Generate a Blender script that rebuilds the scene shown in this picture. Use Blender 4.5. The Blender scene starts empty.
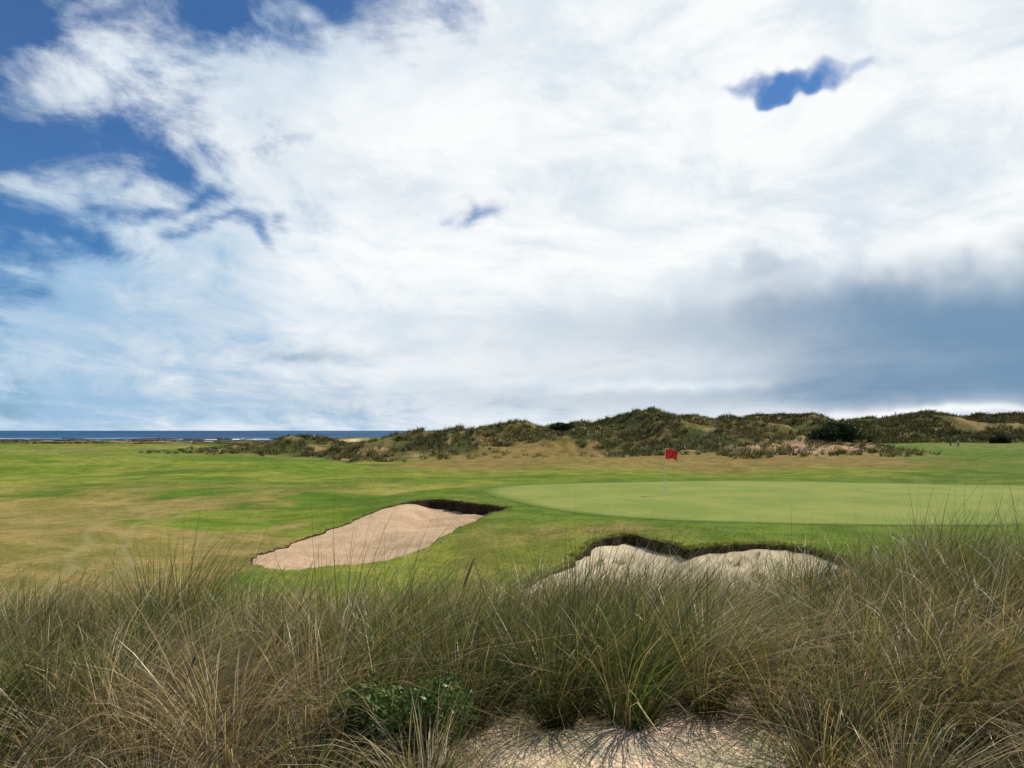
import bpy, math, numpy as np
rng=np.random.default_rng(7)
scene=bpy.context.scene
CAMZ=3.2; F=740.0
# ------------------------------------------------------------ helpers
def ss(a,b,x):
    t=np.clip((x-a)/(b-a),0,1); return t*t*(3-2*t)
def vnoise(x,y,seed=0):
    xi=np.floor(x).astype(np.int64); yi=np.floor(y).astype(np.int64)
    fx=x-xi; fy=y-yi
    fx=fx*fx*fx*(fx*(fx*6-15)+10); fy=fy*fy*fy*(fy*(fy*6-15)+10)
    def h(a,b):
        n=(a*374761393+b*668265263+seed*982451653)&0x7fffffff
        n=((n^(n>>13))*1274126177)&0x7fffffff
        n=n^(n>>16)
        return (n&0xffff)/65535.0
    return (h(xi,yi)*(1-fx)+h(xi+1,yi)*fx)*(1-fy)+(h(xi,yi+1)*(1-fx)+h(xi+1,yi+1)*fx)*fy
def fbm(x,y,seed=0,o=4):
    s=0;a=1;t=0
    for i in range(o):
        s=s+a*vnoise(x*2**i+i*17.3,y*2**i-i*9.1,seed+i); t+=a; a*=.5
    return s/t
def catmull(P,n=10):
    P=np.array(P,float); out=[]
    N=len(P)
    for i in range(N):
        p0,p1,p2,p3=P[i-1],P[i],P[(i+1)%N],P[(i+2)%N]
        for k in range(n):
            t=k/n
            out.append(.5*((2*p1)+(-p0+p2)*t+(2*p0-5*p1+4*p2-p3)*t*t+(-p0+3*p1-3*p2+p3)*t**3))
    return np.array(out)
def sdist(x,y,P):
    """positive inside"""
    shp=x.shape; x=x.ravel(); y=y.ravel()
    d=np.full(x.shape,1e9); ins=np.zeros(x.shape,bool)
    for i in range(len(P)):
        a=P[i-1]; b=P[i]; e=b-a
        wx=x-a[0]; wy=y-a[1]
        t=np.clip((wx*e[0]+wy*e[1])/(e@e+1e-12),0,1)
        d=np.minimum(d,(wx-t*e[0])**2+(wy-t*e[1])**2)
        c=((a[1]>y)!=(b[1]>y))
        with np.errstate(divide='ignore',invalid='ignore'):
            xx=(b[0]-a[0])*(y-a[1])/(b[1]-a[1]+1e-15)+a[0]
        ins^=c&(x<xx)
    d=np.sqrt(d)
    return np.where(ins,d,-d).reshape(shp)
def mesh_obj(name,co,faces,mat=None,cols=None,smooth=True,parent=None):
    me=bpy.data.meshes.new(name)
    if isinstance(faces,np.ndarray): faces=[faces]
    co=np.asarray(co,np.float32)
    me.vertices.add(len(co)); me.vertices.foreach_set('co',co.ravel())
    loops=np.concatenate([f.ravel() for f in faces]).astype(np.int32)
    tot=np.concatenate([np.full(len(f),f.shape[1]) for f in faces]).astype(np.int32)
    st=np.concatenate([[0],np.cumsum(tot)[:-1]]).astype(np.int32)
    me.loops.add(len(loops)); me.loops.foreach_set('vertex_index',loops)
    me.polygons.add(len(tot)); me.polygons.foreach_set('loop_start',st)
    me.polygons.foreach_set('use_smooth',np.full(len(tot),smooth))
    if cols is not None:
        a=me.color_attributes.new('col','FLOAT_COLOR','POINT')
        c=np.ones((len(co),4),np.float32); c[:,:3]=cols
        a.data.foreach_set('color',c.ravel())
    me.update(calc_edges=True); me.validate()
    if mat: me.materials.append(mat)
    o=bpy.data.objects.new(name,me); scene.collection.objects.link(o)
    if parent: o.parent=parent
    return o
class NT:
    def __init__(s,tree): s.t=tree; s.n=tree.nodes; s.l=tree.links
    def node(s,ty,**k):
        n=s.n.new(ty)
        for a,b in k.items(): setattr(n,a,b)
        return n
    def put(s,sock,v):
        if isinstance(v,bpy.types.NodeSocket): s.l.new(v,sock)
        elif v is not None:
            if isinstance(v,(tuple,list)) and len(v)==3 and sock.type=='RGBA': v=(*v,1)
            sock.default_value=v
    def m(s,op,a,b=None,c=None,clamp=False):
        n=s.node('ShaderNodeMath',operation=op,use_clamp=clamp)
        for i,v in enumerate((a,b,c)):
            if v is not None: s.put(n.inputs[i],v)
        return n.outputs[0]
    def step(s,x,a,b,lo=0,hi=1):
        n=s.node('ShaderNodeMapRange',interpolation_type='SMOOTHSTEP')
        s.put(n.inputs[0],x)
        for i,v in zip((1,2,3,4),(a,b,lo,hi)): n.inputs[i].default_value=v
        return n.outputs[0]
    def mix(s,f,a,b,bt='MIX'):
        n=s.node('ShaderNodeMix',data_type='RGBA',blend_type=bt)
        s.put(n.inputs[0],f); s.put(n.inputs[6],a); s.put(n.inputs[7],b)
        return n.outputs[2]
    def noise(s,vec,scale,detail=5,rough=.55,dist=0):
        n=s.node('ShaderNodeTexNoise'); s.put(n.inputs['Vector'],vec)
        n.inputs['Scale'].default_value=scale; n.inputs['Detail'].default_value=detail
        n.inputs['Roughness'].default_value=rough; n.inputs['Distortion'].default_value=dist
        return n.outputs[0]
    def mapv(s,vec,sc,rot=(0,0,0),loc=(0,0,0)):
        n=s.node('ShaderNodeMapping'); s.put(n.inputs[0],vec)
        n.inputs[1].default_value=loc; n.inputs[2].default_value=rot; n.inputs[3].default_value=sc
        return n.outputs[0]
def new_mat(name):
    m=bpy.data.materials.new(name); m.use_nodes=True; m.node_tree.nodes.clear()
    N=NT(m.node_tree); out=N.node('ShaderNodeOutputMaterial')
    return m,N,out
def principled(N,out,col,rough=.9,spec=.2,bump=None,bstr=.3,bdist=.02):
    p=N.node('ShaderNodeBsdfPrincipled')
    N.put(p.inputs['Base Color'],col); N.put(p.inputs['Roughness'],rough)
    p.inputs['Specular IOR Level'].default_value=spec
    if bump is not None:
        b=N.node('ShaderNodeBump'); b.inputs['Strength'].default_value=bstr; b.inputs['Distance'].default_value=bdist
        N.put(b.inputs['Height'],bump); N.l.new(b.outputs[0],p.inputs['Normal'])
    N.l.new(p.outputs[0],out.inputs[0]); return p
# ------------------------------------------------------------ terrain
B1=catmull([(-7.3,21.2),(-8.1,22.6),(-8.0,24.4),(-7.6,27.2),(-6.6,30.0),(-5.2,33.0),(-3.6,34.0),(-1.9,32.6),(-.35,30.4),(-.7,28.3),(-1.7,26.2),(-2.9,24.2),(-4.2,22.4),(-5.6,21.2),(-6.5,20.7)])
B2=catmull([(.5,19.4),(1.5,20.6),(2.4,21.9),(3.3,22.7),(4.4,21.8),(5.4,21.2),(6.8,21.5),(8.2,21.1),(9.2,20),(9.3,18),(8,16),(5,15),(2,15.5),(.5,17.5)])
def wob(P,s,a):
    c=P.mean(0); d=P-c; r=np.linalg.norm(d,axis=1,keepdims=True)
    n=(fbm(P[:,0]*1.6,P[:,1]*1.6,s,3)-.5)[:,None]
    return c+d*(1+a*n*2/r)
B1=wob(B1,3,.35); B2=wob(B2,5,.35)
GREEN=catmull([(-1.4,40),(.2,43.5),(3.5,45.6),(11.8,46.4),(21,45.6),(30,43.5),(34,39),(33,33),(26,28),(17.5,25.2),(9.8,25.2),(4.9,26.3),(1.9,28.9),(.2,32.4),(-1.0,36)],8)
def H0(x,y):
    e=np.sqrt(((x-15)/19)**2+((y-36)/13.5)**2)
    g=1-ss(1.0,1.42,e)
    base=-.7+.35*ss(10,50,x)*ss(30,60,y)
    z=base*(1-g)+g*(.06*np.sin(x*.25+1)*np.cos(y*.2))
    far=ss(30,90,np.hypot(x,y))
    z=z+(fbm(x/22,y/22,11,3)-.5)*(.6+1.9*far)*(1-g)*(1-.7*ss(150,200,y))
    z=z+(fbm(x/5,y/5,12,3)-.5)*.28*(1-g)
    z=z+.55*np.exp(-((x+17)/5)**2-((y-24)/6)**2)
    z=z+.9*np.exp(-((x+24)/13)**2-((y-72)/9)**2)
    z=z+.62*np.exp(-((x-4)/4.6)**2-((y-22.6)/2.6)**2)*(1-.85*g)
    z=z+.38*np.exp(-((x+1.5)/2.4)**2-((y-33.2)/2.4)**2)*(1-g)
    crest=np.interp(x,[-70,-45,-30,-20,-9,5.8,15,20,24,29.5,36.5,43,49,54,60,66],
                      [0,1.4,2.6,3.4,4.0,4.7,5.1,5.9,7.9,6.1,4.8,4.7,4.0,2.4,.9,0])
    toe=np.interp(x,[-60,-30,-20,0,15,40,60,80],[125,112,94,99,92,84,88,110])
    cy=130+8*np.sin(x*.06)
    up=ss(0,1,(y-toe)/(cy-toe))
    dn=1-.75*ss(0,35,y-cy)
    rid=crest*up*dn
    dm=np.clip(rid/1.5,0,1)
    z=z+rid+dm*((fbm(x/9,y/9,21,4)-.5)*3.0+(fbm(x/2.5,y/2.5,22,3)-.5)*1.2)
    z=z+.7*np.exp(-((x-4)/15)**2-((y-84)/13)**2)
    c2=np.interp(x,[20,50,63,84,97,114,131,145,158,173,199,260,400],[0,3,5.5,7.0,7.6,6.6,7.0,7.6,6.8,7.6,7.0,7,6])
    r2=c2*ss(200,250,y+14*(fbm(x/20,y/20,31,2)-.5))*(1-.8*ss(262,330,y))
    z=z+r2+np.clip(r2/2,0,1)*(fbm(x/14,y/14,32,4)-.5)*6
    lm=ss(205,235,y)*(1-ss(285,320,y))*(1-ss(-20,10,x))
    z=z+lm*((fbm(x/16,y/12,41,4)-.56)*2.4)+1.5*np.exp(-((x+42)/16)**2-((y-215)/22)**2)
    z=z-ss(265,380,y)*14
    z=z-ss(300,520,-x)*14
    top=1.52+.10*np.sin(x*1.1+.5)+(fbm(x*.8,y*.8,51,3)-.5)*.34
    slope=.30*ss(3.6,6.5,y)*(1-1.4*ss(1.2,4.2,x))+.17*ss(-1,-4,x)
    edge=np.interp(x,[-30,-6,0,3,8,30],[6.3,6.5,6.6,6.9,7.4,8])
    fd=1-ss(0,5.2,y-edge)
    z=z*(1-fd)+(top-slope)*fd
    return z
def pit(x,y):
    r=[]
    for P,k in ((B1,0),(B2,1)):
        s=np.full(x.shape,-9.0)
        m=(x>P[:,0].min()-1.2)&(x<P[:,0].max()+1.2)&(y>P[:,1].min()-1.2)&(y<P[:,1].max()+1.2)
        if m.any(): s[m]=sdist(x[m],y[m],P)
        if k==0: 
            L=.05+.40*ss(-5.0,-3.2,x)*ss(-2,3,(y-27.5)+(x+3)*.9)*(.75+.5*fbm(x*1.3,y*1.3,78,2))
            bowl=.28*ss(0,3.0,s)
        else:
            L=.05+.10*ss(1.4,2.6,x)*ss(18.5,20.5,y)*(.4+1.2*fbm(x*1.5,y*1.5,79,2))+.15*np.exp(-((x-3.9)/1.2)**2)*ss(19,21,y)
            bowl=.18*ss(0,2.5,s)
        r.append((s,L,bowl))
    return r
def Hg(x,y):
    z=H0(x,y)
    for s,L,b in pit(x,y):
        lipn=.06*(fbm(x*3,y*3,77,2)-.3)*ss(-.8,-.05,s)*(s<.3)
        z=z+lipn-(L+b+.25)*ss(-.02,.2,s)
    return z
def lines(*seg):
    o=[]
    for a,b,st in seg: o.append(np.arange(a,b-1e-6,st))
    o.append([seg[-1][1]]); return np.concatenate(o)
X=lines((-900,-200,25),(-200,-80,3),(-80,-14,.7),(-14,-9,.3),(-9,10,.08),(10,30,.3),(30,90,.7),(90,220,2),(220,900,20))
Y=lines((-200,-10,15),(-10,2,1),(2,14,.15),(14,35,.08),(35,60,.3),(60,150,.6),(150,320,1.3),(320,440,5))
gx,gy=np.meshgrid(X,Y); x=gx.ravel(); y=gy.ravel()
z=Hg(x,y)
nx,ny=len(X),len(Y)
i=np.arange(nx-1)[None,:]+np.arange(ny-1)[:,None]*nx
faces=np.stack([i,i+1,i+1+nx,i+nx],-1).reshape(-1,4)
def lerp(c,d,m): return c*(1-m[:,None])+np.array(d)[None,:]*m[:,None]
def dune_mask(x,y):
    crest=np.interp(x,[-70,-45,-30,-20,5,48,54,60],[0,.5,1,1,1,1,.5,0])
    low=np.interp(x,[-60,-30,-21,-12,0,8,16,30,45,60,80],[125,112,93,101,108,110,102,96,92,98,118])
    n=(fbm(x/6,y/6,61,3)-.5)*10
    a=crest*ss(-2,2,y-low+n)*(1-ss(175,190,y))
    b=ss(35,50,x)*ss(198,210,y+n)
    c=ss(212,224,y+n*2)*(1-ss(-15,5,x))
    return np.clip(a+b+c,0,1)
def sandpatch(x,y):
    return np.clip(1.35*np.exp(-((x-41)/8.5)**2-((y-101)/8)**2),0,1)
c=np.tile(np.array([.115,.172,.020]),(len(x),1))
n1=fbm(x/9,y/14,71,4); n2=fbm(x/30,y/40,72,3); n3=fbm(x/3,y/5,73,4)
c=lerp(c,(.195,.215,.040),ss(.43,.62,n1)*.7)
c=lerp(c,(.066,.125,.014),ss(.47,.62,fbm(x/14,y/8,74,4))*.75)
lw=.18*ss(-7,-15,x+(y-20)*.25)*(1-ss(30,46,y))
leftbrown=ss(.45,.59,.40*n1+.60*n3+lw)*(1-ss(-3,1,x))*(1-ss(38,60,y))
c=lerp(c,(.24,.19,.072),leftbrown*.82)
c=lerp(c,(.21,.18,.07),ss(.45,.58,.6*n2+.4*n1+.06*(ss(60,110,-x)))*ss(85,140,y)*.65)
bb=np.exp(-((y-93-.05*x)/26)**6)*ss(-20,-6,x)*(1-ss(40,54,x))
c=lerp(c,(.195,.14,.052),np.clip(bb*ss(.22,.45,n1*.6+n3*.4+.12),0,1)*.92)
bb2=np.exp(-((y-54)/6)**2)*ss(-2,10,x)*(1-ss(60,80,x))
c=lerp(c,(.07,.115,.02),bb2*.8)
rf=ss(40,50,x)*ss(50,62,y)*(1-ss(195,206,y))
c=lerp(c,(.085,.135,.026),rf*.75)
c=lerp(c,(.15,.14,.05),rf*ss(.5,.6,n1)*.5)
e=np.sqrt(((x-15)/19)**2+((y-36)/13.5)**2)
c=lerp(c,(.085,.142,.020),(1-ss(1.0,1.35,e))*.75)
md=np.exp(-((x-2.5)/2.3)**2-((y-24)/1.3)**2)
c=lerp(c,(.21,.15,.065),md*.9*ss(.25,.5,n3))
dm=dune_mask(x,y)
dn=fbm(x/4,y/4,81,4)
dc=lerp(np.tile(np.array([.12,.105,.038]),(len(x),1)),(.24,.18,.085),ss(.50,.64,dn))
dc=lerp(dc,(.045,.060,.02),ss(.44,.54,fbm(x/7,y/7,82,4))*.8)
c=c*(1-dm[:,None])+dc*dm[:,None]
c=lerp(c,(.40,.275,.175),sandpatch(x,y)*ss(.28,.48,dn))
sp=np.exp(-((x+44)/5)**2-((y-196)/7)**2)
c=lerp(c,(.55,.43,.30),np.clip(sp*1.3,0,1))
edge=np.interp(x,[-30,-6,0,3,8,30],[6.3,6.5,6.6,6.9,7.4,8])
fd=1-ss(1.0,4.2,y-edge+(n3-.5)*1.5)
fc=lerp(np.tile(np.array([.55,.46,.32]),(len(x),1)),(.12,.09,.055),ss(.36,.54,fbm(x*1.3,y*1.3,83,3)+.12*ss(4.2,5.2,y)-.34*np.exp(-((x-.6)/.85)**2-((y-3.75)/.45)**2)))
c=c*(1-fd[:,None])+fc*fd[:,None]
gm,N,out=new_mat('turf')
geo=N.node('ShaderNodeNewGeometry'); pos=geo.outputs['Position']
at=N.node('ShaderNodeAttribute',attribute_name='col').outputs['Color']
f1=N.noise(pos,45,2,.7); f2=N.noise(pos,5,4,.65); f3=N.noise(pos,.7,4,.6)
col=N.mix(N.step(f2,.35,.65),at,N.mix(1,at,(1.5,1.3,1.35),'MULTIPLY'))
col=N.mix(N.step(f3,.40,.60),col,N.mix(1,col,(.66,.76,.58),'MULTIPLY'))
col=N.mix(N.step(f1,.3,.7),N.mix(1,col,(.66,.68,.64),'MULTIPLY'),N.mix(1,col,(1.32,1.28,1.28),'MULTIPLY'))
pz=N.node('ShaderNodeSeparateXYZ'); N.put(pz.inputs[0],pos)
mv=N.mapv(pos,(1,1,1),(0,0,math.radians(-24)))
sx=N.node('ShaderNodeSeparateXYZ'); N.put(sx.inputs[0],mv)
wv=N.noise(mv,.06,2)
st=N.m('SINE',N.m('ADD',N.m('MULTIPLY',sx.outputs[0],1.1),N.m('MULTIPLY',wv,16)))
inr=N.m('MULTIPLY',N.step(pz.outputs[1],12,15),N.m('SUBTRACT',1,N.step(pz.outputs[1],60,90)))
col=N.mix(N.m('MULTIPLY',N.m('MULTIPLY',N.step(st,-.4,.4),.30),inr),col,N.mix(1,col,(1.35,1.25,1.2),'MULTIPLY'))
cl_=N.m('ADD',N.m('ADD',pz.outputs[0],N.m('MULTIPLY',pz.outputs[1],.28)),N.m('MULTIPLY',N.m('SUBTRACT',N.noise(pos,.09,2),.5),9))
d0=N.m('ABSOLUTE',N.m('SUBTRACT',N.m('ABSOLUTE',N.m('ADD',cl_,6.0)),.75))
tr=N.m('SUBTRACT',1,N.step(d0,.05,.26))
left=N.m('MULTIPLY',inr,N.m('SUBTRACT',1,N.step(pz.outputs[1],30,50)))
left=N.m('MULTIPLY',left,N.m('SUBTRACT',1,N.step(pz.outputs[0],-10,-8.5)))
col=N.mix(N.m('MULTIPLY',N.m('MULTIPLY',tr,left),.45),col,(.27,.25,.11))
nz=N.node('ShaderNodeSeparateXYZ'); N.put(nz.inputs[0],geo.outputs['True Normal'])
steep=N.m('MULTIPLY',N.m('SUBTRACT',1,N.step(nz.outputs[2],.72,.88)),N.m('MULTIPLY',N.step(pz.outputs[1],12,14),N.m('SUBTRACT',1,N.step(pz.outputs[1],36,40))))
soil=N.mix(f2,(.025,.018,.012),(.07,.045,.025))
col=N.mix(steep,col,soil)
hb=N.m('ADD',N.m('MULTIPLY',f1,.5),N.m('ADD',f2,N.m('MULTIPLY',f3,1.5)))
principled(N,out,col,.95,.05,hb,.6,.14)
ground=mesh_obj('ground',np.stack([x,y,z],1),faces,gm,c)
# ------------------------------------------------------------ sand bunkers
sm,N,out=new_mat('bunker_sand')
geo=N.node('ShaderNodeNewGeometry'); pos=geo.outputs['Position']
a1=N.noise(pos,.9,4,.6); a2=N.noise(pos,60,2,.6); a3=N.noise(N.mapv(pos,(5,1.6,1),(0,0,.6)),1.2,3,.55,.6)
col=N.mix(N.step(a1,.35,.65),(.38,.26,.155),(.48,.345,.215))
col=N.mix(N.m('MULTIPLY',N.step(a3,.5,.7),.25),col,(.30,.20,.125))
col=N.mix(N.m('MULTIPLY',a2,.2),col,(.24,.165,.10))
principled(N,out,col,.95,.1,N.m('ADD',N.m('MULTIPLY',a2,.05),a3),.6,.06)
sm2=sm.copy(); sm2.name='bunker_sand_pale'
for n in sm2.node_tree.nodes:
    if n.type=='MIX':
        for k in (6,7):
            if not n.inputs[k].is_linked:
                v=n.inputs[k].default_value; n.inputs[k].default_value=(v[0]*1.3,v[1]*1.55,v[2]*1.65,1)
def patch(name,P,fn,mat,nr=60,colf=None):
    cc=P.mean(0); M=len(P); rr=np.linspace(0,1,nr+1)[1:]
    pts=[cc[None,:]]+[cc+(P-cc)*r for r in rr]
    q=np.concatenate(pts); zz=fn(q[:,0],q[:,1])
    f=[np.array([[0,1+j,1+(j+1)%M] for j in range(M)])]
    k=np.arange(nr-1)[:,None]*M+1; j=np.arange(M)[None,:]
    f.append(np.stack([k+j,k+M+j,k+M+(j+1)%M,k+(j+1)%M],-1).reshape(-1,4))
    cols=None
    if colf is not None:
        s=sdist(q[:,0],q[:,1],P); cols=np.repeat(s[:,None],3,1)
    return mesh_obj(name,np.column_stack([q,zz]),f,mat,cols)
def sandz(k):
    def fn(x,y):
        s,L,b=pit(x,y)[k]
        s2=np.maximum(s,0)
        return H0(x,y)-L-b+.06*(fbm(x*2.0,y*2.0,91,3)-.5)*ss(0,.4,s2)+.008*(fbm(x*9,y*9,92,2)-.5)
    return fn
b1=patch('sand_bunker',B1,sandz(0),sm)
b2=patch('sand_bunker.001',B2,sandz(1),sm2)
# ------------------------------------------------------------ putting green
pm,N,out=new_mat('green_turf')
geo=N.node('ShaderNodeNewGeometry'); pos=geo.outputs['Position']
at=N.node('ShaderNodeAttribute',attribute_name='col').outputs['Color']
sepc=N.node('ShaderNodeSeparateColor'); N.put(sepc.inputs[0],at)
a1=N.noise(pos,.25,4,.6); a2=N.noise(pos,90,2,.6); a3=N.noise(pos,2.5,4,.7)
col=N.mix(N.step(a1,.38,.62),(.155,.205,.036),(.225,.245,.058))
col=N.mix(N.m('MULTIPLY',N.step(a3,.45,.7),.4),col,(.26,.245,.08))
col=N.mix(N.m('MULTIPLY',a2,.35),col,(.095,.14,.026))
ed=N.step(N.m('ADD',sepc.outputs[0],N.m('MULTIPLY',N.m('SUBTRACT',a3,.5),.6)),.05,.9)
col=N.mix(ed,(.092,.140,.022),col)
principled(N,out,col,.9,.08,a2,.2,.01)
patch('putting_green',GREEN,lambda x,y:H0(x,y)+.010,pm,90,True)
# ------------------------------------------------------------ blades
def blades(bx,by,bz,ang,L,th0,kap,w,segs,col,tipcol=None,wind=None):
    n=len(bx); dx=np.cos(ang); dy=np.sin(ang)
    ra=ang+np.pi/2+rng.uniform(-1,1,n); wx=np.cos(ra); wy=np.sin(ra)
    P=np.zeros((n,2*segs+1,3),np.float32); C=np.zeros((n,2*segs+1,3),np.float32)
    px,py,pz=bx.copy(),by.copy(),bz.copy()
    tip=col if tipcol is None else tipcol
    for k in range(segs+1):
        t=k/segs
        if k>0:
            th=th0+kap*(t**1.3)
            px=px+L/segs*np.sin(th)*dx; py=py+L/segs*np.sin(th)*dy; pz=pz+L/segs*np.cos(th)
            if wind is not None:
                px=px+wind*L/segs*t*1.2; 
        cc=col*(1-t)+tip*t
        if k<segs:
            ww=w*(1-.75*t**1.5)*.5
            P[:,2*k,0]=px-wx*ww;P[:,2*k,1]=py-wy*ww;P[:,2*k,2]=pz
            P[:,2*k+1,0]=px+wx*ww;P[:,2*k+1,1]=py+wy*ww;P[:,2*k+1,2]=pz
            C[:,2*k]=cc;C[:,2*k+1]=cc
        else:
            P[:,2*k,0]=px;P[:,2*k,1]=py;P[:,2*k,2]=pz; C[:,2*k]=cc
    o=np.arange(n)[:,None]*(2*segs+1)
    Q=[]
    for k in range(segs-1):
        Q.append(o+np.array([[2*k,2*k+1,2*k+3,2*k+2]]))
    q=np.stack(Q,1).reshape(-1,4); t=(o+np.array([[2*segs-2,2*segs-1,2*segs]]))
    return P.reshape(-1,3),C.reshape(-1,3),q,t
def grass_mat(name,trans=.22,gloss=.015):
    m,N,out=new_mat(name)
    at=N.node('ShaderNodeAttribute',attribute_name='col').outputs['Color']
    d=N.node('ShaderNodeBsdfDiffuse'); N.put(d.inputs[0],at)
    t=N.node('ShaderNodeBsdfTranslucent'); N.put(t.inputs[0],N.mix(1,at,(1.2,1.2,.7),'MULTIPLY'))
    g=N.node('ShaderNodeBsdfGlossy'); g.inputs['Roughness'].default_value=.35; g.inputs[0].default_value=(1,1,.95,1)
    m1=N.node('ShaderNodeMixShader'); m1.inputs[0].default_value=trans; N.l.new(d.outputs[0],m1.inputs[1]); N.l.new(t.outputs[0],m1.inputs[2])
    m2=N.node('ShaderNodeMixShader'); m2.inputs[0].default_value=gloss; N.l.new(m1.outputs[0],m2.inputs[1]); N.l.new(g.outputs[0],m2.inputs[2])
    N.l.new(m2.outputs[0],out.inputs[0]); return m
gmat=grass_mat('marram_blades',.27,.02)
cand=rng.uniform([-9,3.0],[10,9.2],(8000,2)); 
cand=cand[np.abs(cand[:,0])<cand[:,1]*.74+1.3]
pts=np.empty((0,2))
for p in cand:
    sand=np.exp(-((p[0]-.65)/.80)**2-((p[1]-3.66)/.42)**2)+.9*np.exp(-((p[0]-1.95)/.4)**2-((p[1]-3.65)/.26)**2)+.7*np.exp(-((p[0]+1.05)/.3)**2-((p[1]-3.8)/.25)**2)
    r=.32+.35*sand+.08*max(0,p[1]-7)
    if sand>.52 or (-.2<p[0]<1.4 and p[1]<3.65): continue
    if len(pts)==0 or np.min(np.hypot(pts[:,0]-p[0],pts[:,1]-p[1]))>r: pts=np.vstack([pts,p])
print('clumps',len(pts))
def rnd(a,b,n): return rng.uniform(a,b,n)
palG=np.array([[.048,.074,.015],[.072,.104,.020],[.108,.135,.032],[.036,.058,.016],[.15,.165,.045]])
palS=np.array([[.37,.28,.135],[.29,.215,.105],[.52,.42,.25],[.19,.14,.075],[.12,.088,.05]])
arr=[]
def f1v(cx,cy,s): return float(fbm(np.array([cx]),np.array([cy]),s,2)[0])
for (cx,cy) in pts:
    out_fr=abs(cx)>cy*.72+.5
    n=int(rng.uniform(190,320)*(.6 if out_fr else 1)*(.7 if cy>7.6 else 1))
    sc=rng.uniform(.66,1.30)*(.66 if cy<3.9 else 1)
    sc*=.65+.7*f1v(cx*.6,cy*.6,101)
    sc*=.90+.20*float(ss(-3,4,cx))
    # shorter growth on the saddle in front of the near bunker
    if cy>4.6: sc*=1-.20*float(np.exp(-((cx/cy-.20)/.17)**2))
    dry=np.clip(f1v(cx*.6+9,cy*.6,102)*2.2-.90+.30*float(ss(1.0,3.0,cx))*(cy<5.4)+(.28 if cy<4.3 else 0)+rng.uniform(-.2,.25),.04,.88)
    R=rng.uniform(.07,.16); rr=R*np.sqrt(rnd(0,1,n)); a=rnd(0,2*np.pi,n)
    bx=cx+rr*np.cos(a); by=cy+rr*np.sin(a)
    ang=a+rng.normal(0,.5,n)
    L=rng.normal(.84,.17,n).clip(.3,1.25)*sc
    th0=np.abs(rng.normal(.08,.14,n))+rr/R*.30; kap=rng.gamma(2.4,.36,n).clip(0,2.3)
    isd=rng.random(n)<dry
    tone=rng.uniform(.6,1.45)
    base=palG[rng.integers(0,5,n)]*rnd(.75,1.25,n)[:,None]*tone
    sd=palS[rng.integers(0,5,n)]*rnd(.7,1.2,n)[:,None]
    col=np.where(isd[:,None],sd,base)
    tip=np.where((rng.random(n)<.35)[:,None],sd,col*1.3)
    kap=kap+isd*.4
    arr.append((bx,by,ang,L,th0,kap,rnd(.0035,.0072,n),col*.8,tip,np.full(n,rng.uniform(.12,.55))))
A=[np.concatenate([q[k] for q in arr]) for k in range(10)]
bz=H0(A[0],A[1])-.02
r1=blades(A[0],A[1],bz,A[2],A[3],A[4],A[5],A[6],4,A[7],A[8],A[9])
n=14000
bx=rnd(-6,7,n); by=rnd(2.9,8,n); L=rnd(.12,.42,n)
mk=rng.random(n)>.8*np.exp(-((bx-.6)/.7)**2-((by-3.75)/.4)**2); bx,by,L=bx[mk],by[mk],L[mk]; n=len(bx)
r2=blades(bx,by,H0(bx,by)+rnd(0,.05,n),rnd(0,6.28,n),L,rnd(.7,1.5,n),rnd(-.1,.35,n),rnd(.0025,.005,n),3,palS[rng.integers(0,5,n)]*rnd(.7,1.2,n)[:,None])
n=1500
k=rng.integers(0,len(pts),n); bx=pts[k,0]+rng.normal(0,.12,n); by=pts[k,1]+rng.normal(0,.12,n)
r3=blades(bx,by,H0(bx,by),rnd(0,6.28,n),rnd(.35,.75,n),rnd(0,.3,n),rnd(0,.6,n),rnd(.002,.0035,n),4,palS[rng.integers(0,5,n)],None,rnd(.05,.35,n))
def join(*rs):
    co=[];cc=[];q=[];t=[];o=0
    for r in rs:
        co.append(r[0]);cc.append(r[1]);q.append(r[2]+o);t.append(r[3]+o);o+=len(r[0])
    return np.concatenate(co),np.concatenate(cc),np.concatenate(q),np.concatenate(t)
J=join(r1,r2,r3)
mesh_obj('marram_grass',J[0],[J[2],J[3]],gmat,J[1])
co=[];fc=[];cc=[]
def tube(path,rad,col,sides=5):
    global co,fc,cc
    o=sum(len(a) for a in co); path=np.array(path); m=len(path)
    th=np.arange(sides)/sides*2*np.pi
    ring=[]
    for p,r in zip(path,rad): ring.append(np.column_stack([p[0]+r*np.cos(th),p[1]+r*np.sin(th),np.full(sides,p[2])]))
    co.append(np.concatenate(ring)); cc.append(np.tile(col,(m*sides,1)))
    for a in range(m-1):
        for b in range(sides):
            fc.append([o+a*sides+b,o+a*sides+(b+1)%sides,o+(a+1)*sides+(b+1)%sides,o+(a+1)*sides+b])
heads=[(-.42,4.4,.95)]+[(rng.uniform(-4,5),rng.uniform(4.0,5.6),rng.uniform(.55,.75)) for _ in range(9)]
for hx,hy,hl in heads:
    z0=float(H0(np.array([hx]),np.array([hy]))[0]); lean=rng.uniform(.02,.22)
    tt=np.array([0,.3,.6,.78,.82,.88,.94,1.0]); rad=[.003,.003,.0025,.0025,.007,.009,.006,.001]
    tube([(hx+lean*t*t,hy,z0+hl*t) for t in tt],rad,np.array([.26,.2,.10])*rng.uniform(.8,1.2))
mesh_obj('marram_seed_heads',np.concatenate(co),np.array(fc),gmat,np.concatenate(cc))
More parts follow.
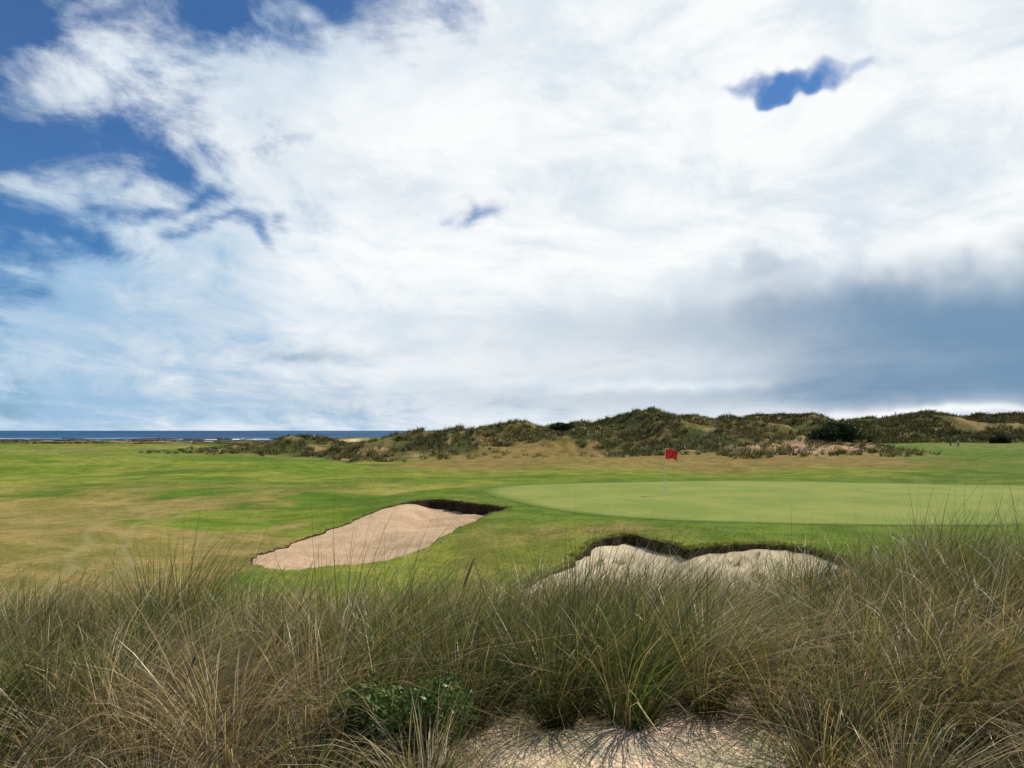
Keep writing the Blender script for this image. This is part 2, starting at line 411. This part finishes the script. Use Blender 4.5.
def tussocks(px,py,h,R,nb,w,name,pal,dryp=.3,mat=gmat):
    M=len(px); n=M*nb; cx=np.repeat(px,nb); cy=np.repeat(py,nb); hh=np.repeat(h,nb); RR=np.repeat(R,nb)
    rr=RR*np.sqrt(rnd(0,1,n)); a=rnd(0,2*np.pi,n)
    bx=cx+rr*np.cos(a); by=cy+rr*np.sin(a)
    tone=np.repeat(rnd(.55,1.35,M),nb)[:,None]; idx=np.repeat(rng.integers(0,len(pal),M),nb)
    col=pal[idx]*tone; dry=rng.random(n)<dryp; col=np.where(dry[:,None],palS[rng.integers(0,5,n)]*.6,col)
    return blades(bx,by,Hg(bx,by)-.03,a+rng.normal(0,.5,n),hh*rnd(.6,1.15,n),rr/RR*.45,rnd(.1,1.1,n),np.repeat(w,nb)*rnd(.6,1.3,n),2,col,None,rnd(0,.25,n))
palD=np.array([[.05,.062,.018],[.07,.08,.024],[.10,.098,.034],[.04,.055,.018],[.15,.125,.05]])
px=rnd(-65,66,12000); py=rnd(88,150,12000); dmk=dune_mask(px,py)*(fbm(px/5,py/5,111,3)>.43)*(1-.75*sandpatch(px,py))
dmk=dmk*(.45+.55*ss(100,120,py))
sel=rng.random(12000)<dmk*.9; px,py=px[sel],py[sel]
ex=rnd(26,50,170); ey=rnd(86,106,170); px=np.r_[px,ex]; py=np.r_[py,ey]
ex=rnd(-20,30,110); ey=rnd(92,112,110); px=np.r_[px,ex]; py=np.r_[py,ey]
t1=tussocks(px,py,rnd(.45,1.15,len(px)),rnd(.2,.6,len(px)),24,rnd(.05,.09,len(px)),'',palD,.2)
px=np.r_[rnd(40,230,9000),rnd(-210,0,1500)]; py=np.r_[rnd(198,275,9000),rnd(212,262,1500)]
dmk=dune_mask(px,py)*(fbm(px/11,py/11,112,3)>np.where(px>0,.38,.45)); sel=rng.random(len(px))<dmk; px,py=px[sel],py[sel]
t2=tussocks(px,py,rnd(.6,1.8,len(px))*(1-.55*(px<0)),rnd(.6,1.7,len(px)),18,rnd(.14,.26,len(px)),'',palD*.85,.12)
J=join(t1,t2); mesh_obj('dune_tussocks',J[0],[J[2],J[3]],gmat,J[1])
def fringe(P,n,hmin,hmax,off0,off1,wf=None):
    k=rng.integers(0,len(P),n); t=rng.random(n)[:,None]; q=P[k]*(1-t)+P[(k+1)%len(P)]*t
    tan=P[(k+1)%len(P)]-P[k]; nr=np.column_stack([tan[:,1],-tan[:,0]]); nr/=np.linalg.norm(nr,axis=1,keepdims=True)+1e-9
    cen=P.mean(0); s=np.sign(np.sum(nr*(q-cen),1)); nr*=s[:,None]
    q=q+nr*rnd(off0,off1,n)[:,None]
    if wf is not None:
        m=rng.random(n)<wf(q[:,0],q[:,1]); q=q[m]; nr=nr[m]
    n=len(q); ang=np.arctan2(-nr[:,1],-nr[:,0])+rng.normal(0,.7,n)
    col=np.where((rng.random(n)<.5)[:,None],palS[rng.integers(0,5,n)]*.7,palG[rng.integers(0,5,n)]*1.4)
    return blades(q[:,0],q[:,1],Hg(q[:,0],q[:,1])-.01,ang,rnd(hmin,hmax,n),rnd(.1,.9,n),rnd(.3,1.6,n),rnd(.008,.016,n),2,col)
w1=lambda x,y: .12+.9*ss(-6,-4,x)*ss(-2,3,(y-27.5)+(x+3)*.9)
w2=lambda x,y: .9*ss(18,20,y)+.3
f1=fringe(B1,9000,.04,.13,-.04,.2,w1); f2=fringe(B2,10000,.04,.14,-.04,.3,w2)
n=30000; qx=rnd(-3,14,n); qy=rnd(11,24.5,n); s2=sdist(qx,qy,B2)
dens=((s2<-.05)&(np.sqrt(((qx-15)/19)**2+((qy-36)/13.5)**2)>1.0))
dens=dens*np.where(s2>-1.2,.6,.35)*(fbm(qx/1.2,qy/1.2,121,3)>.47)
m=rng.random(n)<dens; qx,qy=qx[m],qy[m]; n=len(qx)
col=np.where((rng.random(n)<.5)[:,None],palS[rng.integers(0,5,n)]*.7,palG[rng.integers(0,5,n)]*1.5)
f3=blades(qx,qy,Hg(qx,qy)-.01,rnd(0,6.28,n),rnd(.05,.15,n),rnd(.1,.6,n),rnd(.2,1,n),rnd(.008,.016,n),2,col,None,rnd(0,.3,n))
tx=rnd(.8,9,60); ty=rnd(17,21.5,60); s2=sdist(tx,ty,B2); tx=tx[s2>.2]; ty=ty[s2>.2]
f4=tussocks(tx,ty,rnd(.12,.3,len(tx)),rnd(.05,.13,len(tx)),30,np.full(len(tx),.01),'',palD*1.3)
f4=(f4[0]+np.array([0,0,.26]),*f4[1:])
J=join(f1,f2,f3,f4); mesh_obj('rough_grass',J[0],[J[2],J[3]],gmat,J[1])
# ------------------------------------------------------------ shrubs
lm_=grass_mat('shrub_leaf',.25,.02)
def shrub(name,blobs,n,ls,pal,long=1.6):
    bl=np.array(blobs); vol=bl[:,3]*bl[:,5]; k=rng.choice(len(bl),n,p=vol/vol.sum())
    d=rng.normal(size=(n,3)); d/=np.linalg.norm(d,axis=1,keepdims=True)
    r=rnd(.35,1,n)**.45*(1+.25*rng.normal(size=n)*.5)
    c=bl[k,:3]+d*bl[k,3:]*r[:,None]
    a=rng.normal(size=(n,3)); a/=np.linalg.norm(a,axis=1,keepdims=True)
    a[:,2]=np.abs(a[:,2])*.8+.15; b=np.cross(a,rng.normal(size=(n,3))); b/=np.linalg.norm(b,axis=1,keepdims=True)
    s=(ls*rnd(.6,1.4,n))[:,None]
    V=np.stack([c-a*s*long*.5,c+b*s*.35,c+a*s*long*.5,c-b*s*.35],1).reshape(-1,3)
    f=np.arange(n*4).reshape(-1,4)
    tone=rnd(.6,1.35,n)*rnd(.75,1.2,len(bl))[k]
    col=np.repeat(pal[rng.integers(0,len(pal),n)]*tone[:,None],4,0)
    root=bpy.data.objects.new(name,None); scene.collection.objects.link(root)
    mesh_obj('foliage',V,f,lm_,col,False,root)
    global co,fc,cc
    co=[];fc=[];cc=[]
    cen=bl[:,:3].mean(0); zb=(bl[:,2]-bl[:,5]).min()
    for q in bl:
        tt=np.linspace(0,1,5); p0=np.array([cen[0]*.7+q[0]*.3,cen[1]*.7+q[1]*.3,zb]); p1=q[:3]+np.array([0,0,q[5]*.5])
        rr=max(.004,q[3]*.05)
        tube([p0*(1-t)+p1*t for t in tt],[rr*(1-.75*t) for t in tt],np.array([.10,.075,.05]))
    mesh_obj('stems',np.concatenate(co),np.array(fc),lm_,np.concatenate(cc),True,root)
def hz(x,y): return float(H0(np.array([float(x)]),np.array([float(y)]))[0])
pd=np.array([[.018,.032,.012],[.025,.042,.015],[.035,.055,.02]])
pl=np.array([[.08,.13,.03],[.10,.155,.04],[.06,.11,.028],[.14,.19,.055]])
bl=[(-.55+rng.uniform(-.26,.26),3.70+rng.uniform(-.12,.2),hz(-.6,3.8)+rng.uniform(.06,.34),.11,.11,.1) for _ in range(15)]
shrub('coastal_shrub',bl,5600,.018,pl)
bl=[(-1.15+rng.uniform(-.12,.12),3.75+rng.uniform(-.1,.1),hz(-1.1,3.7)+rng.uniform(.03,.12),.09,.09,.07) for _ in range(5)]
shrub('coastal_shrub',bl,1500,.014,pl)
def farbush(x0,y0,w,h,n,ls,cnt=12):
    bl=[]
    for _ in range(cnt):
        u=rng.uniform(-1,1); hh=h*(1-.55*abs(u)**2)*rng.uniform(.75,1.05)
        xx=x0+u*w*.42; yy=y0+rng.uniform(-1,1)*w*.2
        rz=hh*.42; bl.append((xx,yy,hz(x0,y0)+hh-rz,w*.17,w*.17,rz)); bl.append((xx,yy,hz(x0,y0)+rz*.6,w*.17,w*.17,rz))
    shrub('coastal_bush',bl,n,ls,pd)
farbush(48,109,8.2,2.9,9000,.24,14)
farbush(9,128,5,1.5,2500,.2,6); farbush(14,131,4,1.2,2000,.2,6)
farbush(130,198,6,2.4,2500,.35,7)
# ------------------------------------------------------------ golfers
def simple(name,col,rough=.6):
    m,N,out=new_mat(name); geo=N.node('ShaderNodeNewGeometry')
    nn=N.noise(geo.outputs['Position'],9,3); principled(N,out,N.mix(nn,tuple(v*.85 for v in col),tuple(min(1,v*1.1) for v in col)),rough,.3); return m
def golfer(x0,y0,rot,shirt,trous,swing):
    root=bpy.data.objects.new('golfer',None); scene.collection.objects.link(root)
    root.location=(x0,y0,hz(x0,y0)); root.rotation_euler=(0,0,rot)
    def skin(name,V,E,R,mat):
        me=bpy.data.meshes.new(name); me.from_pydata(V,E,[]); me.materials.append(mat)
        o=bpy.data.objects.new(name,me); scene.collection.objects.link(o); o.parent=root
        mo=o.modifiers.new('s','SKIN')
        for v,r in zip(me.skin_vertices[0].data,R): v.radius=(r,r)
        me.skin_vertices[0].data[0].use_root=True
        s=o.modifiers.new('u','SUBSURF'); s.levels=1; s.render_levels=1
    skn=simple('skin',(.45,.28,.2)); sh=simple('shirt',shirt); tr=simple('trousers',trous)
    skin('legs',[(0,0,.93),(.1,0,.86),(.13,-.03,.48),(.14,.02,.07),(.14,-.14,.04),(-.1,0,.86),(-.13,-.03,.48),(-.15,.02,.07),(-.15,-.14,.04)],[(0,1),(1,2),(2,3),(3,4),(0,5),(5,6),(6,7),(7,8)],[.14,.1,.07,.05,.045,.1,.07,.05,.045],tr)
    a=.25 if swing else .05
    skin('torso',[(0,0,.95),(0,-.03,1.2),(0,-.06,1.42),(0,-.06,1.52),(.2,-.06,1.42),(.25,-.1-a*.5,1.16),(-.2,-.06,1.42),(-.25,-.1-a*.5,1.16)],[(0,1),(1,2),(2,3),(2,4),(4,5),(2,6),(6,7)],[.15,.16,.15,.06,.07,.05,.07,.05],sh)
    skin('forearms',[(.25,-.1-a*.5,1.16),(.12,-.25-a,.95),(.08,-.29-a,.9)],[(0,1),(1,2)],[.042,.034,.04],skn)
    skin('forearm_left',[(-.25,-.1-a*.5,1.16),(-.1,-.25-a,.95),(-.05,-.29-a,.9)],[(0,1),(1,2)],[.042,.034,.04],skn)
    skin('head',[(0,-.07,1.50),(0,-.08,1.60),(0,-.09,1.70)],[(0,1),(1,2)],[.055,.09,.08],skn)
    skin('cap',[(0,-.08,1.72),(0,-.1,1.76),(0,-.2,1.72)],[(0,1),(1,2)],[.10,.07,.04],simple('cap',(.7,.7,.68)))
golfer(102,172,.5,(.04,.05,.09),(.03,.03,.035),True)
golfer(104.4,173,-1.2,(.5,.5,.48),(.05,.05,.06),False)
# ------------------------------------------------------------ flagstick
root=bpy.data.objects.new('golf_flag',None); scene.collection.objects.link(root)
fx,fy=7.5,36.2; fz=hz(fx,fy)+.01; root.location=(fx,fy,fz)
co=[];fc=[];cc=[]
tube([(0,0,-.1),(0,0,1.1),(0,0,2.28),(0,0,2.3)],[.017,.016,.014,.005],np.array([.8,.8,.75]),10)
mesh_obj('pole',np.concatenate(co),np.array(fc),simple('pole_paint',(.78,.77,.70)),None,True,root)
U,V=np.meshgrid(np.linspace(0,1,28),np.linspace(0,1,14)); 
wavy=.10*np.sin(U*9+V*1.8)*U**.4-.16*U
fxx=.60*U**.9*(1-.12*V)-.02*np.sin(V*3)
vz=2.27-V*(.44+.05*np.sin(U*6))-.12*U*U-.05*np.sin(U*8+1)*U
P=np.stack([fxx,wavy,vz],-1).reshape(-1,3)
k=np.arange(27)[None,:]+np.arange(13)[:,None]*28
q=np.stack([k,k+1,k+29,k+28],-1).reshape(-1,4)
fmat,N,out=new_mat('flag_cloth'); 
geo=N.node('ShaderNodeNewGeometry'); nn=N.noise(geo.outputs['Position'],20,3)
fcx=N.mix(nn,(.38,.02,.02),(.54,.045,.04))
d=N.node('ShaderNodeBsdfDiffuse'); t=N.node('ShaderNodeBsdfTranslucent'); N.put(d.inputs[0],fcx); N.put(t.inputs[0],fcx)
mm=N.node('ShaderNodeMixShader'); mm.inputs[0].default_value=.35; N.l.new(d.outputs[0],mm.inputs[1]); N.l.new(t.outputs[0],mm.inputs[2]); N.l.new(mm.outputs[0],out.inputs[0])
mesh_obj('flag_cloth',P,q,fmat,None,True,root)
th=np.arange(24)/24*2*np.pi
P=np.concatenate([np.column_stack([.054*np.cos(th),.054*np.sin(th),np.full(24,.004)]),np.column_stack([.06*np.cos(th),.06*np.sin(th),np.full(24,.004)])])
mesh_obj('cup_rim',P,np.array([[j,(j+1)%24,24+(j+1)%24,24+j] for j in range(24)]),simple('cup_white',(.7,.7,.7)),None,False,root)
P=np.column_stack([.054*np.cos(th),.054*np.sin(th),np.full(24,.003)])
mesh_obj('cup_shade_disc',P,np.arange(24)[None,:],simple('cup_shade_paint',(.015,.013,.01)),None,False,root)  # flat disc painted dark for the shade inside the cup
# ------------------------------------------------------------ sea
seam,N,out=new_mat('sea_water')
geo=N.node('ShaderNodeNewGeometry'); pos=geo.outputs['Position']
sp=N.node('ShaderNodeSeparateXYZ'); N.put(sp.inputs[0],pos)
w1_=N.noise(N.mapv(pos,(.006,.012,1)),1,5,.6); w2_=N.noise(N.mapv(pos,(.002,.006,1)),1,4,.6)
w3_=N.noise(N.mapv(pos,(.0012,.0009,1)),1,4,.6)
foam=N.m('MULTIPLY',N.step(w1_,.52,.60),N.m('MULTIPLY',N.step(sp.outputs[1],500,640),N.m('SUBTRACT',1,N.step(sp.outputs[1],1000,1500))))
col=N.mix(N.step(w3_,.4,.6),(.008,.045,.12),(.015,.08,.17))
col=N.mix(N.m('MULTIPLY',N.step(w2_,.5,.7),.4),col,(.02,.10,.18))
col=N.mix(foam,col,(.75,.78,.78))
p=principled(N,out,col,.6,.05,w1_,.5,.5)
R=60000.
g=np.r_[-R,-6000,-2000,0,2000,6000,R]; sxg,syg=np.meshgrid(g,g); k=np.arange(6)[None,:]+np.arange(6)[:,None]*7
mesh_obj('sea',np.column_stack([sxg.ravel(),syg.ravel(),np.full(49,-10.)]),np.stack([k,k+1,k+8,k+7],-1).reshape(-1,4),seam)
rm,N,out=new_mat('rock'); geo=N.node('ShaderNodeNewGeometry'); nn=N.noise(geo.outputs['Position'],.3,6,.7)
principled(N,out,N.mix(nn,(.03,.028,.025),(.12,.10,.085)),.9,.2,nn,.8,1)
V=[];Fq=[];o=0
for _ in range(80):
    cx=rng.uniform(-700,-180); cy=rng.uniform(800,1150); w=rng.uniform(6,26); h=rng.uniform(.8,2.6)
    nn_=14; th=np.arange(nn_)/nn_*2*np.pi; rr=rng.uniform(.6,1.2,nn_)
    V.append(np.column_stack([cx+w*rr*np.cos(th),cy+w*.5*rr*np.sin(th),np.full(nn_,-10.5)]))
    V.append(np.column_stack([cx+w*.7*rr*np.cos(th),cy+w*.35*rr*np.sin(th),-10+h*rng.uniform(.5,1,nn_)]))
    V.append(np.array([[cx,cy,-10+h]]))
    for j in range(nn_):
        Fq.append([o+j,o+(j+1)%nn_,o+nn_+(j+1)%nn_,o+nn_+j]); Fq.append([o+nn_+j,o+nn_+(j+1)%nn_,o+2*nn_,o+2*nn_])
    o+=2*nn_+1
Fq=np.array(Fq); quads=Fq[Fq[:,2]!=Fq[:,3]]; tris=Fq[Fq[:,2]==Fq[:,3]][:,:3]
mesh_obj('rock_reef',np.concatenate(V),[quads,tris],rm,None,False)
# ------------------------------------------------------------ world
SUN_EL=math.radians(52); SUN_AZ=math.radians(60)
w=bpy.data.worlds.new('World'); scene.world=w; w.use_nodes=True; w.node_tree.nodes.clear()
N=NT(w.node_tree); out=N.node('ShaderNodeOutputWorld')
tc=N.node('ShaderNodeTexCoord').outputs['Generated']
s=N.node('ShaderNodeSeparateXYZ'); N.put(s.inputs[0],tc); dx,dy,dz=s.outputs
sky=N.node('ShaderNodeTexSky',sky_type='NISHITA'); sky.sun_disc=False; sky.sun_elevation=SUN_EL; sky.sun_rotation=SUN_AZ
sky.ozone_density=2.5; sky.dust_density=.6
wa=N.noise(tc,3.2,4,.6); wb=N.noise(N.mapv(tc,(1,1,1),loc=(5,3,1)),4.0,4,.6)
az=N.m('ADD',N.m('ARCTAN2',dx,dy),N.m('MULTIPLY',N.m('SUBTRACT',wa,.5),.34))
el=N.m('ADD',N.m('ARCSINE',dz),N.m('MULTIPLY',N.m('MULTIPLY',N.m('SUBTRACT',wb,.5),.30),N.step(dz,0,.35,.25,1)))
def blob(px,py,sx,sy,amp):
    a=math.atan((px-512)/F); e_=math.atan((432-py)/F*math.cos(a))
    ca=math.cos(a)**2
    u=N.m('DIVIDE',N.m('SUBTRACT',az,a),sx/F*ca); v=N.m('DIVIDE',N.m('SUBTRACT',el,e_),sy/F)
    r=N.m('ADD',N.m('MULTIPLY',u,u),N.m('MULTIPLY',v,v))
    return N.m('MULTIPLY',N.m('EXPONENT',N.m('MULTIPLY',r,-1)),amp)
def sumb(L):
    o=None
    for b in L:
        q=blob(*b); o=q if o is None else N.m('ADD',o,q)
    return o
den=N.m('ADD',N.m('MAXIMUM',dz,0),.18)
cb=N.node('ShaderNodeCombineXYZ'); N.put(cb.inputs[0],N.m('DIVIDE',dx,den)); N.put(cb.inputs[1],N.m('DIVIDE',dy,den))
pl_=cb.outputs[0]
c1=N.noise(N.mapv(pl_,(1.5,1.0,1),(0,0,1.0)),1.7,7,.64,.5)
c2=N.noise(N.mapv(pl_,(.8,1.6,1),(0,0,-.35),(3,7,0)),1.0,5,.6,.6)
c3=N.noise(N.mapv(tc,(1,1,2.0)),6,7,.64,.5)
back=N.m('ADD',N.step(dy,.15,-.35),N.m('MULTIPLY',N.step(dz,.62,.8),.8))  # unseen sky behind and overhead turned blue, added to lower the fill light
blue=sumb([(-30,110,95,180,1.1),(335,-10,120,50,1.1),(110,165,170,48,.92),(60,10,150,50,.5),(200,20,110,40,.35),(458,190,38,15,.70),(765,108,100,9,.64),(240,265,60,9,.65),(60,262,110,15,.65),(200,235,90,9,.5)])
bn=N.m('ADD',N.m('ADD',blue,back),N.m('ADD',N.m('MULTIPLY',N.m('SUBTRACT',c1,.5),2.0),N.m('MULTIPLY',N.m('SUBTRACT',c3,.5),2.2)))
blueF=N.m('MULTIPLY',N.step(bn,.08,1.0),N.step(N.m('ADD',blue,back),.02,.3))
shade=sumb([(1000,322,270,58,.95),(1100,300,160,90,.4),(760,300,220,50,.42),(560,335,220,42,.36),(325,358,60,6,.45),(620,400,420,28,.50),(940,385,260,22,.35),(780,262,80,12,.42),(120,30,200,30,.2)])
light=sumb([(950,409,150,4,.55),(660,384,140,6,.3),(880,250,120,20,.2),(700,150,330,100,.36)])
sh=N.m('ADD',shade,N.m('ADD',N.m('MULTIPLY',N.m('SUBTRACT',c2,.5),.5),N.m('MULTIPLY',N.m('SUBTRACT',c3,.5),.55)))
shF=N.m('SUBTRACT',N.step(sh,0,1.30),light,clamp=True)
thin=sumb([(60,330,350,95,.95),(250,420,500,28,.5),(60,120,300,160,.55),(330,60,190,80,.4)])
thF=N.step(N.m('ADD',thin,N.m('ADD',N.m('MULTIPLY',N.m('SUBTRACT',c1,.5),1.4),N.m('MULTIPLY',N.m('SUBTRACT',c3,.5),1.3))),.15,1.25)
tex=N.m('ADD',N.m('MULTIPLY',N.m('SUBTRACT',c2,.5),.5),N.m('MULTIPLY',N.m('SUBTRACT',c3,.5),.7))
white=N.mix(N.step(tex,-.19,.08),(.68,.77,.84),(.97,.985,.99))
cl=N.mix(thF,white,(.35,.54,.74))
cl=N.mix(shF,cl,(.175,.30,.45))
bgS=N.node('ShaderNodeBackground'); N.put(bgS.inputs[0],N.mix(1,sky.outputs[0],(.38,.80,1.22),'MULTIPLY')); bgS.inputs[1].default_value=.075
bgC=N.node('ShaderNodeBackground'); N.put(bgC.inputs[0],cl); bgC.inputs[1].default_value=1.0
mx=N.node('ShaderNodeMixShader'); N.put(mx.inputs[0],N.m('SUBTRACT',1,N.m('MULTIPLY',blueF,.97)))
N.l.new(bgS.outputs[0],mx.inputs[1]); N.l.new(bgC.outputs[0],mx.inputs[2]); N.l.new(mx.outputs[0],out.inputs[0])
# ------------------------------------------------------------ sun, camera
from mathutils import Vector
L=bpy.data.lights.new('sun','SUN'); L.energy=5.0; L.angle=math.radians(.53); L.color=(1,.94,.83)
lo=bpy.data.objects.new('sun',L); scene.collection.objects.link(lo)
d=Vector((math.cos(SUN_EL)*math.sin(SUN_AZ),math.cos(SUN_EL)*math.cos(SUN_AZ),math.sin(SUN_EL)))
lo.rotation_euler=d.to_track_quat('Z','Y').to_euler()
cam=bpy.data.cameras.new('camera'); cam.lens=26; cam.sensor_width=36; cam.shift_y=46.5/1024; cam.clip_end=200000; cam.clip_start=.05
cob=bpy.data.objects.new('camera',cam); scene.collection.objects.link(cob)
cob.location=(0,0,CAMZ); cob.rotation_euler=(math.pi/2,0,0); scene.camera=cob
scene.view_settings.view_transform='Standard'; scene.view_settings.look='None'; scene.view_settings.exposure=0
